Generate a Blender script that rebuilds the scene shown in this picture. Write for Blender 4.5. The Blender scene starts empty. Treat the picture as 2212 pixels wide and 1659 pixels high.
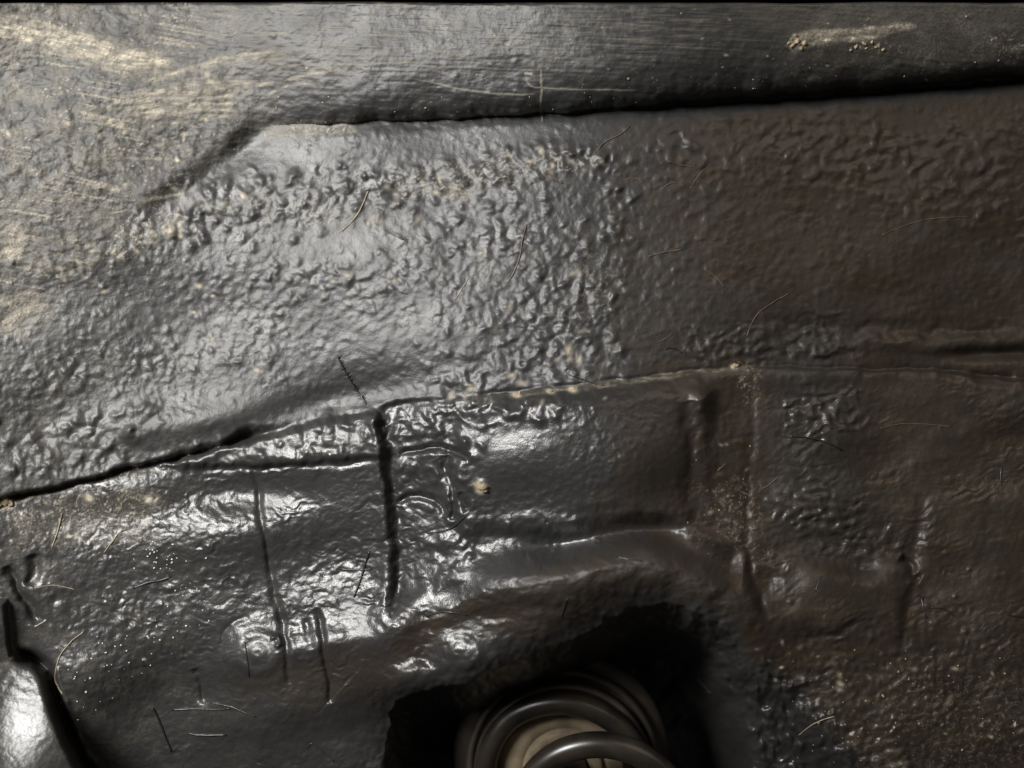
import bpy, math
import numpy as np

# ------------------------------------------------------------------ camera, world, lamps, exposure
scene = bpy.context.scene
col = scene.collection
D0 = 0.50                      # metres from the lens to the sheet metal in the middle of the frame
S = 0.69 / 2212.0              # metres per drawing unit (2212 units across the frame)
LENS = 36.0 * D0 / 0.69

cam_d = bpy.data.cameras.new('camera')
cam_d.lens = LENS
cam_d.sensor_width = 36.0
cam_d.clip_start = 0.01
cam_d.clip_end = 50.0
cam_d.dof.use_dof = True
cam_d.dof.focus_distance = 0.497
cam_d.dof.aperture_fstop = 2.2
cam = bpy.data.objects.new('camera', cam_d)
cam.location = (0.0, -D0, 0.0)
cam.rotation_euler = (math.radians(90), 0, 0)
col.objects.link(cam)
scene.camera = cam

world = bpy.data.worlds.new('World')
scene.world = world
world.use_nodes = True
wn = world.node_tree.nodes
wn['Background'].inputs['Color'].default_value = (1.0, 0.88, 0.76, 1)
wn['Background'].inputs['Strength'].default_value = 0.065


def area(name, loc, aim, sx, sy, power, color):
    d = bpy.data.lights.new(name, 'AREA')
    d.shape = 'RECTANGLE'
    d.size = sx
    d.size_y = sy
    d.energy = power
    d.color = color
    o = bpy.data.objects.new(name, d)
    o.location = loc
    v = [aim[i] - loc[i] for i in range(3)]
    import mathutils
    o.rotation_euler = mathutils.Vector(v).to_track_quat('-Z', 'Y').to_euler()
    col.objects.link(o)
    return o


area('inspection_lamp', (-0.64, -0.74, 0.40), (-0.08, 0.0, 0.0), 0.36, 0.30, 21.5, (1.0, 0.985, 0.955))
area('fill_lamp', (0.80, -0.95, 1.15), (0.1, 0.0, 0.0), 1.2, 0.8, 4.2, (1.0, 0.84, 0.70))  # unseen lamp, added as warm fill for the right side

vs = scene.view_settings
vs.view_transform = 'Standard'
vs.look = 'None'
vs.exposure = 0.0
vs.gamma = 1.0

# ------------------------------------------------------------------ helpers: noise, curves, stamps
rng = np.random.default_rng(7)


def axis(lo, hi, step, ext):
    core = np.arange(lo, hi + 0.01, step)
    g, pos, s = [], 0.0, step
    while pos < ext:
        s *= 1.12
        pos += s
        g.append(pos)
    g = np.array(g)
    return np.concatenate([lo - g[::-1], core, core[-1] + g])


UA = axis(-24, 2236, 2.2, 420)
VA = axis(-20, 1682, 2.2, 420)
U, V = np.meshgrid(UA, VA)                     # rows = V
U = U.astype(np.float32)
V = V.astype(np.float32)
NV, NU = U.shape


def perlin(x, y, seed):
    r = np.random.default_rng(seed)
    p = r.permutation(256)
    p = np.concatenate([p, p])
    ang = r.random(256) * 2 * np.pi
    gx, gy = np.cos(ang).astype(np.float32), np.sin(ang).astype(np.float32)
    xi, yi = np.floor(x).astype(np.int32), np.floor(y).astype(np.int32)
    xf, yf = (x - xi).astype(np.float32), (y - yi).astype(np.float32)
    xi &= 255
    yi &= 255
    a = xf * xf * xf * (xf * (xf * 6 - 15) + 10)
    b = yf * yf * yf * (yf * (yf * 6 - 15) + 10)

    def g(ix, iy, dx, dy):
        h = p[(p[ix & 255] + iy) & 255]
        return gx[h] * dx + gy[h] * dy
    n00 = g(xi, yi, xf, yf)
    n10 = g(xi + 1, yi, xf - 1, yf)
    n01 = g(xi, yi + 1, xf, yf - 1)
    n11 = g(xi + 1, yi + 1, xf - 1, yf - 1)
    return ((n00 * (1 - a) + n10 * a) * (1 - b) + (n01 * (1 - a) + n11 * a) * b) * 1.5


def fbm(x, y, seed, octv=4, gain=0.5):
    t, amp = 0, 1.0
    for k in range(octv):
        t = t + amp * perlin(x * 2 ** k, y * 2 ** k, seed + k)
        amp *= gain
    return t


def ss(a, b, x):
    t = np.clip((x - a) / (b - a), 0, 1)
    return t * t * (3 - 2 * t)


def smooth_pts(pts, n=8):
    p = np.array(pts, float)
    if len(p) < 3:
        return p
    q = np.vstack([2 * p[0] - p[1], p, 2 * p[-1] - p[-2]])
    out = []
    for i in range(1, len(q) - 2):
        for t in np.linspace(0, 1, n, endpoint=False):
            a, b, c, d = q[i - 1], q[i], q[i + 1], q[i + 2]
            out.append(0.5 * (2 * b + (c - a) * t + (2 * a - 5 * b + 4 * c - d) * t * t + (3 * b - a - 3 * c + d) * t ** 3))
    out.append(p[-1])
    return np.array(out)


def win(u0, u1, v0, v1):
    a, b = np.searchsorted(UA, [u0, u1])
    c, d = np.searchsorted(VA, [v0, v1])
    return slice(max(c, 0), max(d, 0)), slice(max(a, 0), max(b, 0))


def curve_dist(pts, pad, n=5, warp=0.0):
    """window, unsigned distance, parameter 0..1 along the curve, signed distance (positive = right-hand / below for a left-to-right curve)"""
    p = smooth_pts(pts, n)
    w = win(p[:, 0].min() - pad, p[:, 0].max() + pad, p[:, 1].min() - pad, p[:, 1].max() + pad)
    x, y = U[w], V[w]
    if warp:
        x = x + WX[w] * warp
        y = y + WY[w] * warp
    best = np.full(x.shape, 1e9, np.float32)
    par = np.zeros_like(best)
    sg = np.ones_like(best)
    seg = np.hypot(*(p[1:] - p[:-1]).T)
    cum = np.concatenate([[0], np.cumsum(seg)])
    for i in range(len(p) - 1):
        ax, ay = p[i]
        bx, by = p[i + 1] - p[i]
        L2 = bx * bx + by * by + 1e-9
        t = np.clip(((x - ax) * bx + (y - ay) * by) / L2, 0, 1)
        dx, dy = x - ax - t * bx, y - ay - t * by
        d = dx * dx + dy * dy
        m = d < best
        best[m] = d[m]
        par[m] = ((cum[i] + t * seg[i]) / cum[-1])[m]
        sg[m] = np.sign(bx * (y - ay) - by * (x - ax))[m]
    d = np.sqrt(best)
    return w, d, par, d * sg


WX = fbm(U / 60, V / 60, 901, 3)
WY = fbm(U / 60, V / 60, 911, 3)
WXf = fbm(U / 14, V / 14, 921, 2)
WYf = fbm(U / 14, V / 14, 931, 2)

H = np.zeros_like(U)            # relief, drawing units towards the lens
DUST_SHEEN = np.zeros_like(U)         # dried clay dust on the coating, and thin film painted in for brightness
WAX = np.zeros_like(U)          # brown cavity wax over the black underseal
ROUGH = np.zeros_like(U)        # added roughness


def groove(pts, wid, dep, warp=6.0, taper=True, tgt=None, power=2.0):
    w, d, t, _ = curve_dist(pts, wid * 4 + 12, warp=warp)
    prof = np.exp(-(d / wid) ** power)
    if taper:
        prof = prof * np.clip(np.minimum(t, 1 - t) * 8, 0, 1) ** 0.5
    (H if tgt is None else tgt)[w] += -dep * prof


def ridge(pts, wid, hgt, **k):
    groove(pts, wid, -hgt, **k)


def blob(cu, cv, a, b, ang, h, p=1.0, tgt=None):
    r = 2.6 * max(a, b)
    w = win(cu - r, cu + r, cv - r, cv + r)
    x, y = U[w] - cu, V[w] - cv
    c, s = math.cos(ang), math.sin(ang)
    q = ((x * c + y * s) / a) ** 2 + ((-x * s + y * c) / b) ** 2
    (H if tgt is None else tgt)[w] += h * np.exp(-q ** p)


def box(pts, soft, warp=0.0):
    """soft polygon mask on the whole sheet"""
    p = np.array(pts, float)
    w, d, _, _ = curve_dist(list(map(tuple, p)) + [tuple(p[0])], soft * 3 + 1500, n=1, warp=warp) if False else (None,) * 4
    x, y = (U + WX * warp, V + WY * warp) if warp else (U, V)
    inside = np.zeros(U.shape, bool)
    best = np.full(U.shape, 1e9, np.float32)
    n = len(p)
    for i in range(n):
        x1, y1 = p[i]
        x2, y2 = p[(i + 1) % n]
        if abs(y2 - y1) > 1e-9:
            inside ^= ((y1 > y) != (y2 > y)) & (x < (x2 - x1) * (y - y1) / (y2 - y1) + x1)
        bx, by = x2 - x1, y2 - y1
        t = np.clip(((x - x1) * bx + (y - y1) * by) / (bx * bx + by * by), 0, 1)
        best = np.minimum(best, (x - x1 - t * bx) ** 2 + (y - y1 - t * by) ** 2)
    d = np.sqrt(best) * np.where(inside, 1, -1)
    if soft is None:
        return d
    return ss(-soft, soft, d)


LUMP = np.zeros_like(U)


PEB = np.zeros_like(U)


def pebble_up(cu, cv, a, b, ang, h, A=None):
    r = 2.2 * max(a, b)
    w = win(cu - r, cu + r, cv - r, cv + r)
    x, y = U[w] - cu, V[w] - cv
    c, s = math.cos(ang), math.sin(ang)
    q = ((x * c + y * s) / a) ** 2 + ((-x * s + y * c) / b) ** 2
    A = LUMP if A is None else A
    A[w] = np.maximum(A[w], h * np.exp(-q))


def lumps(path, spread, n, size, hgt, ang=None, angj=1.5, asp=(1.0, 1.5), seed=0, p=1.0, hole=0.10, dust=0.0):
    """glossy lumps of thick underseal scattered along a path"""
    r = np.random.default_rng(seed)
    q = smooth_pts(path, 10)
    for _ in range(n):
        k = r.random() * (len(q) - 1)
        i = int(k)
        c = q[i] + (q[i + 1] - q[i]) * (k - i)
        sp = spread if np.isscalar(spread) else np.interp(k / (len(q) - 1), np.linspace(0, 1, len(spread)), spread)
        cu, cv = c + r.normal(0, sp, 2)
        s = size[0] + (size[1] - size[0]) * r.random() ** 2
        a = s * (asp[0] + (asp[1] - asp[0]) * r.random())
        th = (ang if ang is not None else 0) + r.normal(0, angj)
        hh = hgt * s * (0.6 + 0.8 * r.random())
        if r.random() < hole:
            hh = -hh * 0.9
        if hh > 0:
            pebble_up(cu, cv, a, s, th, hh * 1.15)
        else:
            blob(cu, cv, a, s, th, hh * .5, p)
        if dust and r.random() < dust:
            blob(cu + s * 0.4, cv + s * 0.9, a * 0.7, s * 0.5, th, 0.15 + 0.6 * r.random() ** 2, 1.0, DUST_SHEEN)


# ------------------------------------------------------------------ the relief of the wheel arch
# slow curvature from left to right
kx = np.array([-600, 0, 250, 480, 700, 1000, 1220, 1350, 1460, 1600, 1900, 2300, 2800], float)
sx = np.array([-.44, -.36, -.22, -.02, .08, .15, .17, .06, -.08, -.16, -.10, -.06, -.04], float)
slope = np.interp(UA, kx, sx)
bx = np.concatenate([[0], np.cumsum((slope[1:] + slope[:-1]) / 2 * np.diff(UA))])
bx -= np.interp(1106, UA, bx)
H += bx[None, :].astype(np.float32)
# slow curvature from top to bottom
ky = np.array([-500, 0, 250, 600, 1000, 1300, 1659, 2200], float)
sy = np.array([.0, -.05, .05, .02, .12, .10, -.10, -.3], float)
slv = np.interp(VA, ky, sy)
by = np.concatenate([[0], np.cumsum((slv[1:] + slv[:-1]) / 2 * np.diff(VA))])
by -= np.interp(829, VA, by)
H += by[:, None].astype(np.float32)
H += 9 * fbm(U / 420, V / 260, 5, 2)
H += 15 * fbm(U / 230, V / 140, 15, 2) * ss(1500, 1750, U) * ss(500, 900, V)

# the arch lip along the top: boundary between lip and panel
LIP = [(-420, 900), (0, 725), (100, 665), (200, 580), (285, 462), (340, 418), (420, 382), (490, 340), (530, 302), (575, 277),
       (700, 266), (900, 259), (1100, 250), (1250, 241), (1400, 229), (1600, 214), (1800, 200), (2000, 184), (2212, 166), (2650, 130)]
w, d, t, sd = curve_dist(LIP, 3000, n=4, warp=5)
lipd = np.zeros_like(U) - 999
lipd[w] = sd                                     # >0 below the lip edge
amp = np.interp(U[0], [-420, 0, 285, 500, 800, 1400, 2212, 2650], [16, 18, 24, 30, 60, 84, 96, 100])[None, :]
lw = np.interp(U[0], [-420, 0, 300, 520, 700], [330, 280, 230, 210, 150])[None, :]
r = np.clip(-lipd / lw, 0, 1)
H += amp * (ss(500, 800, U) * np.sqrt(np.maximum(0, 1 - (1 - r) ** 2)) + (1 - ss(500, 800, U)) * ss(0, 1, r)) * (lipd < 0)
H += -0.16 * np.clip(-lipd - 60, -60, 200) * 0 + 0.12 * np.clip(-lipd, 0, 260) * ss(300, 700, U) * (1 - .6 * ss(1500, 2200, U))
gd = np.interp(U[0], [0, 250, 450, 700, 1300, 1500, 2212], [0, 0, 1, 4, 7, 13, 30])[None, :]
gw = np.interp(U[0], [0, 450, 1300, 2212], [20, 20, 12, 15])[None, :]
H -= gd * np.exp(-((lipd - 4) / gw) ** 2)
# behind the top edge of the lip: a dark gap to the outer wing
top = 9 + 2.5 * fbm(U / 300, V * 0, 41, 2)
H -= 260 * ss(0, 9, top - V) * (1 - ss(14, 60, top - V))
lipmask = (lipd < 0)
lipm = ss(6, -6, lipd)
# brushed streaks along the lip
flow = V - 0.05 * U + 12 * fbm(U / 700, V / 200, 77, 2)
stre = fbm(U / 130, flow / 3.6, 60, 3, 0.6)
stre2 = fbm(U / 260, flow / 9, 66, 2)
H += lipm * (0.20 * stre + .4 * stre2) * ss(150, 700, U)
H += lipm * 1.7 * fbm(U / 30, V / 18, 68, 3) * (1 - 0.6 * ss(300, 1000, U))

# seam between the upper and lower sheets on the left
SEAM = [(-420, 1160), (0, 1076), (100, 1056), (200, 1031), (300, 1006), (400, 984), (470, 962), (560, 933), (680, 905), (800, 886), (850, 876), (960, 862), (1060, 852),
        (1200, 838), (1300, 828), (1400, 815), (1500, 803), (1600, 793), (1750, 798), (1900, 800), (2050, 803), (2212, 822), (2650, 850)]
w, d, t, sd = curve_dist(SEAM, 3000, n=4, warp=4)
seamd = np.zeros_like(U)
seamd[w] = sd                                    # >0 below the seam
lw_ = np.interp(U[0], [0, 520, 600, 840, 1000, 1060], [5, 5, 16, 16, 14, 5])[None, :]
low = ss(0, 1, (seamd + lw_) / (2 * lw_))
up = 1 - low
stp = np.interp(U[0], [0, 400, 560, 850, 1100, 1600, 1750, 2212], [24, 20, 8, -6, -8, -6, -26, -38])[None, :]
H -= low * stp * np.exp(-np.maximum(seamd, 0) / 190)
gd = np.interp(U[0], [0, 330, 420, 540, 600, 1050, 1100, 1600, 1700, 2040, 2212], [10, 12, 26, 30, 5, 4, 9, 8, 6, 10, 24])[None, :]
gw = np.interp(U[0], [0, 330, 420, 540, 600, 2040, 2212], [6, 6, 9, 12, 8, 9, 16])[None, :]
H -= gd * (.35 + .65 * ss(-.4, .3, fbm(U / 70, V / 200, 91, 2))) * np.exp(-((seamd - 2) / gw) ** 2)
# dark undercut wedge above the seam on the far right
w, d, t, sd = curve_dist([(1990, 775), (2080, 768), (2212, 762), (2600, 760)], 60)
H[w] -= 22 * np.exp(-(d / 14) ** 2) * ss(0, .2, t)
# shoulder of the upper sheet above the seam on the right
ridge([(1700, 765), (1850, 742), (2000, 740), (2212, 735)], 16, 9, warp=10)
groove([(1650, 690), (1800, 708), (1950, 712), (2212, 716)], 14, 7, warp=14)

# lumpy sealer strip right of the slit
strip = box([(330, 1003), (560, 946), (690, 915), (815, 893), (830, 985), (700, 1000), (560, 1006), (420, 1008)], 9, 5)
H += 11 * strip
groove([(440, 1012), (560, 1007), (650, 1003), (740, 995), (815, 987)], 8, 5, warp=8)

# upright groove (folded joint) beside the sealer
STP = [(815, 872), (824, 930), (826, 1000), (835, 1070), (844, 1150), (850, 1230), (843, 1290), (822, 1345)]
w, d, t, sd = curve_dist(STP, 170, warp=7)
e = ss(0, .06, t) * (1 - ss(.86, 1, t))
H[w] += e * (5 * np.exp(-((sd - 12) / 16) ** 2) - 20 * ss(-10, 26, -sd) * (1 - ss(26, 150, -sd)) - 8 * np.exp(-((sd + 10) / 14) ** 2))
# lower-left sheet: creases
groove([(548, 1006), (560, 1080), (573, 1165), (588, 1250), (604, 1320), (618, 1400), (626, 1478)], 8, 6.5, warp=5)
groove([(684, 1318), (690, 1345), (697, 1400), (706, 1460), (717, 1520)], 7.5, 8, warp=5)
groove([(660, 1335), (666, 1370), (674, 1400)], 9, 3, warp=5)
groove([(420, 1445), (432, 1475), (440, 1520)], 8, 8)
# shelf that catches the lamp
w = win(300, 900, 1200, 1560)
sh = ss(1310, 1400, V + 0.22 * (U - 700)) * ss(330, 560, U) * (1 - ss(850, 930, U)) * (1 - ss(1400, 1560, V + 0.2 * (U - 700)))
H += 22 * sh
# round boss
q = np.hypot((U - 556) / 1.0, (V - 1410) / 0.95)
H += 13 * np.exp(-(q / 72) ** 4)
H += 1.2 * np.sin(q / 5.5) * np.exp(-(q / 80) ** 4)
groove([(500, 1460), (478, 1410), (492, 1360), (540, 1330)], 7, 3)
ridge([(584, 1378), (600, 1376), (604, 1390), (594, 1398)], 4.5, 6, warp=1)

# reinforcement box in the middle
bm_ = box([(1000, 905), (1120, 872), (1300, 850), (1500, 832), (1530, 850), (1520, 1120), (1430, 1108), (1300, 1104), (1120, 1140), (1020, 1150), (960, 1090)], 26, 8)
H += 20 * bm_
H += 34 * np.exp(-(((U - 1235) / 260) ** 2 + ((V - 930) / 140) ** 2))
blob(1503, 862, 34, 40, 0, 15)
groove([(1488, 865), (1494, 950), (1497, 1060), (1512, 1135)], 22, 13)
groove([(960, 985), (968, 1030), (985, 1080), (975, 1120)], 10, 12, warp=8)
groove([(862, 985), (900, 975), (950, 968), (1000, 985), (1015, 990)], 8, 12, warp=6)
groove([(860, 1085), (905, 1072), (945, 1085), (960, 1110)], 7, 10, warp=5)
groove([(1000, 1065), (1002, 1085), (1010, 1100)], 8, 7)
# pressed flange edge below the box, dark underside
FL = [(1070, 1152), (1200, 1132), (1300, 1112), (1400, 1106), (1455, 1118), (1505, 1148), (1560, 1170), (1618, 1180)]
w, d, t, sd = curve_dist(FL, 170)
e = ss(0, .25, t) * (1 - ss(.93, 1., t))
H[w] += e * (4 * np.exp(-(d / 14) ** 2) - 34 * ss(-4, 50, sd) * (1 - ss(50, 120, sd)))

# arched fold over the spring pocket
FOLD = [(800, 1420), (850, 1368), (920, 1322), (1040, 1290), (1180, 1262), (1300, 1232), (1410, 1222), (1500, 1250), (1565, 1310), (1615, 1380), (1660, 1440)]
w, d, t, sd = curve_dist(FOLD, 220)
hgt = np.interp(t, [0, .12, .4, .8, 1], [8, 36, 82, 84, 10])
wd = np.where(sd < 0, 62, 95)
H[w] += hgt * np.exp(-(d / (1.12 * wd)) ** 2)
# domed end with the round highlight
q = np.hypot((U - 985) / 1.25, (V - 1408))
H += 26 * np.exp(-(q / 95) ** 2.2)
H += 0.9 * np.sin(q / 4.6 + 2 * WX) * np.exp(-(q / 72) ** 4)
blob(890, 1440, 40, 34, 0.5, 14)

# the dark spring pocket
POC = [(836, 1700), (840, 1600), (856, 1530), (910, 1494), (1010, 1476), (1100, 1436), (1200, 1398), (1300, 1350), (1400, 1312), (1500, 1326), (1568, 1372),
       (1598, 1432), (1640, 1470), (1690, 1492), (1735, 1540), (1790, 1600), (1850, 1668), (1930, 1760), (1960, 2150), (846, 2150)]
pd_ = 26 + box([tuple(q_) for q_ in smooth_pts(POC[:-2], 5)] + POC[-2:], None) + (9 * fbm(U / 80, V / 70, 71, 3) + 4 * fbm(U / 26, V / 24, 72, 2)) * (1 - .5 * ss(1600, 1700, U))
pk = ss(-20, 20, pd_)
tt = np.clip((pd_ + 105) / 180, 0, .985)
bank = ss(1490, 1640, U) * ss(1410, 1480, V)
wall = (1 - .60 * bank) * (2.2 * np.clip(pd_ - 20, 0, 50) + (7.5 - 6.3 * bank) * np.clip(pd_ - 70, 0, 2000))
H -= 120 * (1 - np.sqrt(1 - tt * tt)) * (1 - .6 * bank) + 820 * (1 - np.exp(-wall / 820))

# right-hand side panel
groove([(1622, 800), (1624, 900), (1618, 1020), (1614, 1130), (1622, 1220), (1640, 1290), (1672, 1340), (1725, 1388), (1790, 1430)], 10, 3.5, warp=6)
ridge([(1600, 1180), (1604, 1240), (1622, 1300), (1655, 1350)], 12, 4)
w = None
dm = box([(1655, 1225), (1800, 1205), (1930, 1235), (1960, 1260), (1950, 1345), (1800, 1365), (1690, 1340)], 40, 10)
H += 24 * dm
blob(1722, 1248, 70, 60, 0, 14)
groove([(1990, 1070), (1984, 1140), (1972, 1210), (1966, 1260)], 15, 8, warp=5)
groove([(1968, 1260), (1958, 1320), (1948, 1405)], 14, 8, warp=4)
groove([(1945, 1205), (1962, 1218), (1975, 1242), (1990, 1252)], 9, 22, warp=3)
blob(1978, 1240, 9, 8, 0, 12)
groove([(1860, 1345), (1830, 1360), (1790, 1372), (1740, 1376)], 8, 6, warp=8)
for (a, b, rr) in [(2085, 1362, 13), (2078, 1320, 11), (2064, 1288, 10), (2090, 1388, 8), (2125, 1398, 9), (2040, 1238, 7), (2094, 1230, 8), (1708, 1300, 12)]:
    blob(a, b, rr, rr, 0, -rr * .45)
    blob(a, b, rr * .6, rr * .6, 0, rr * .75)
# crease and bank at the foot of the side panel
groove([(1655, 1462), (1690, 1470), (1712, 1476)], 6, 10)
ridge([(1690, 1486), (1722, 1478), (1745, 1468)], 8, 10)

# flange in the lower left corner and the cracks beside it
CR = [(14, 1222), (40, 1275), (66, 1312), (86, 1345)]
groove(CR, 11, 12, warp=6)
groove([(70, 1200), (72, 1230), (60, 1265)], 13, 9)
CR2 = [(24, 1415), (70, 1424), (98, 1448), (112, 1490), (128, 1540), (148, 1590), (172, 1640), (196, 1690), (300, 2000)]
w, d, t, sd = curve_dist(CR2, 400)
corner = box([(-600, 1300), (10, 1300), (24, 1415), (70, 1424), (98, 1448), (112, 1490), (128, 1540), (148, 1590), (172, 1640), (196, 1690), (300, 2100), (-600, 2100)], 8, 3)
H += corner * (22 + 0.42 * np.clip(V - 1430, 0, 700) - 0.08 * U)
H[w] -= 46 * np.exp(-(d / 14) ** 2.4) * ss(0, .06, t)
ridge([(120, 1440), (134, 1500), (150, 1550), (168, 1600), (200, 1660)], 9, 8)

# tilts added to the shape to brighten or darken patches: each leans the sheet towards (f > 0) or away from (f < 0) the inspection lamp
LAMP = np.array([-0.64, -0.74, 0.40])
CALM = np.zeros_like(U)


def lean(cu, cv, ra, rb, f, ang=0.0, lamp=None):
    h = float(h_at(cu, cv))
    P = np.array(place(cu, cv, h))
    a = np.array([0, -D0, 0]) - P
    b = (LAMP if lamp is None else lamp) - P
    n = a / np.linalg.norm(a) + b / np.linalg.norm(b)
    n /= np.linalg.norm(n)
    x0, z0 = (cu - 1106) * S, (829.5 - cv) * S
    k = 1 - h * S / D0
    q = n @ np.array([-x0 * S / D0, -S, -z0 * S / D0])
    want = np.array([-n[0] * S * k / q, n[2] * S * k / q])
    e = 12
    now = np.array([(h_at(cu + e, cv) - h_at(cu - e, cv)) / (2 * e), (h_at(cu, cv + e) - h_at(cu, cv - e)) / (2 * e)]).reshape(2)
    if f >= 0:
        dlt = (want - now) * f
    else:
        dlt = want * 0 + np.array([-.45, -.45]) * -f
    w = win(cu - 3 * max(ra, rb), cu + 3 * max(ra, rb), cv - 3 * max(ra, rb), cv + 3 * max(ra, rb))
    x, y = U[w] - cu, V[w] - cv
    c, s = math.cos(ang), math.sin(ang)
    g = np.exp(-(((x * c + y * s) / ra) ** 2 + ((-x * s + y * c) / rb) ** 2))
    H[w] += g * (dlt[0] * x + dlt[1] * y)
    if f > .55:
        CALM[w] = np.maximum(CALM[w], np.exp(-(((x * c + y * s) / ra) ** 2 + ((-x * s + y * c) / rb) ** 2)))


def place(u, v, h):
    """a point of the sheet: drawing position u, v; relief h in drawing units"""
    y = -h * S
    k = (D0 + y) / D0
    return (u - 1106) * S * k, y, (829.5 - v) * S * k


def h_at(u, v):
    i = np.clip(np.searchsorted(VA, v) - 1, 0, NV - 2)
    j = np.clip(np.searchsorted(UA, u) - 1, 0, NU - 2)
    a = np.clip((u - UA[j]) / (UA[j + 1] - UA[j]), 0, 1)
    b = np.clip((v - VA[i]) / (VA[i + 1] - VA[i]), 0, 1)
    return (H[i, j] * (1 - a) + H[i, j + 1] * a) * (1 - b) + (H[i + 1, j] * (1 - a) + H[i + 1, j + 1] * a) * b


for p_ in [(520, 296, 60, 40, -.7, -.6), (430, 368, 70, 38, -.6, -.5), (345, 420, 60, 34, -.6, -.5), (430, 905, 260, 50, -.2, -.25), (470, 978, 60, 22, .6, -.15), (570, 968, 60, 24, .6, -.1), (590, 888, 200, 40, -.55, -.2), (660, 950, 70, 30, .4, -.1), (760, 935, 60, 34, .35), (400, 1060, 200, 50, -.55), (560, 1180, 220, 90, -.4), (300, 1480, 160, 90, -.5), (700, 1560, 180, 60, -.5),
           (1430, 1030, 110, 80, -.6), (1320, 1140, 120, 22, -.5), (1020, 1325, 120, 26, -.5, -.15), (1200, 1370, 110, 30, -.4, -.35),
           (760, 1368, 110, 34, 1.0, -.12), (650, 1392, 60, 34, .9), (556, 1396, 70, 55, .8), (990, 1396, 125, 90, 1.0), (890, 1446, 60, 44, 1.0),
           (945, 1288, 70, 26, .8, -.3), (1000, 1180, 75, 45, -.25), (1090, 950, 120, 80, .7), (1503, 862, 26, 30, 1.0),
           (50, 1560, 140, 140, 1.0), (1745, 1250, 70, 40, .6), (1900, 1226, 80, 26, .9, .15), (640, 325, 170, 50, .5), (900, 690, 240, 100, .35),
           (620, 1080, 130, 26, .4), (940, 915, 60, 30, .45), (690, 945, 110, 24, .6, -.1), (90, 170, 260, 120, .55), (60, 480, 220, 160, .5), (760, 1368, 120, 40, .6, -.12)]:
    lean(*p_)
FILL_POS = np.array([0.80, -0.95, 1.15])  # position of the added fill lamp
for p_ in [(1740, 1232, 64, 40, .7), (1890, 1208, 100, 34, .8, .15), (1800, 900, 90, 60, .35), (1420, 1212, 110, 30, .45, .1), (1960, 1060, 120, 80, .3), (1590, 1290, 40, 40, .5)]:
    lean(*p_, lamp=FILL_POS)  # right side tilted to catch glints from the added fill
for (a_, b_, ra_, rb_) in [(680, 325, 190, 42), (780, 525, 230, 48), (830, 730, 200, 75), (300, 690, 160, 40), (1120, 290, 160, 26), (560, 890, 200, 40), (1800, 240, 300, 30), (620, 1060, 140, 30)]:
    CALM[:] = np.maximum(CALM, .75 * np.exp(-(((U - a_) / ra_) ** 2 + ((V - b_ + .12 * (U - a_)) / rb_) ** 2)))

# ------------------------------------------------------------------ texture of the coating
D2 = np.hypot((U - 1106) / 1100, (V - 829) / 829)
CALM = np.maximum(CALM, .5 * box([(840, 1420), (920, 1315), (1060, 1275), (1200, 1230), (1400, 1180), (1560, 1240), (1620, 1350), (1500, 1330), (1300, 1340), (1100, 1430), (1000, 1470), (860, 1490)], 40, 8))
CALM = np.maximum(CALM, .5 * ss(0, 30, lipd) * (1 - ss(30, 110, lipd)))
paint = (1 - 0.65 * lipm) * (1 - .6 * CALM)
peel = fbm((U + 2 * WXf) / 17, (V + 2 * WYf) / 14, 101, 2, 0.4)
peelmod = 0.55 + 0.45 * ss(-.4, .6, fbm(U / 170, V / 120, 111, 2))
H += paint * .85 * peel * peelmod
fine = fbm(U / 6.5, V / 5.5, 121, 2, 0.6)
H += 0.22 * fine * (1 - .5 * CALM)
# drawn wrinkles in the lower left sheet and on the sealer
wr = fbm((U + 22 * WX + 4 * WXf) / 34, (V + 22 * WY + 4 * WYf) / 14, 131, 2, 0.4)
mlow = ss(0, 20, seamd) * ss(60, 320, U) * (1 - ss(1000, 1080, U)) * (1 - .45 * ss(1430, 1560, V))
H += (1 - .75 * CALM) * mlow * 1.6 * wr * (.35 + .65 * ss(-.3, .5, fbm(U / 130, V / 80, 137, 2)))
fw = box([(830, 1420), (900, 1320), (1050, 1275), (1200, 1215), (1400, 1170), (1560, 1230), (1620, 1330), (1560, 1360), (1400, 1300), (1150, 1400), (1000, 1350), (850, 1480)], 30, 14)
mr = ss(10, 60, seamd) * ss(1560, 1700, U)
H += fw * (1.5 * fbm((U + 10 * WX) / 30, (V + 10 * WY) / 16, 157, 3, .5) + 3.0 * fbm(U / 70, V / 40, 158, 2))
H += mr * (.3 + 1.8 * ss(-.3, .6, fbm(U / 140, V / 100, 147, 2))) * fbm((U + 14 * WX) / 40, (V + 14 * WY + .3 * U) / 15, 141, 3, .55)
# swollen blister texture
def blister(mask, sc, h, seed, sh=0.0):
    n = perlin((U + 8 * WX) / sc, (V + 8 * WY) / (sc * .85), seed)
    mask = mask * ss(-.35, .25, fbm(U / 75, V / 60, seed + 7, 2) + 1.2 * (mask - .5))
    return mask * h * .48 * (ss(-.35, .6, n) - .4 * ss(-.1, -.7, n))


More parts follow.
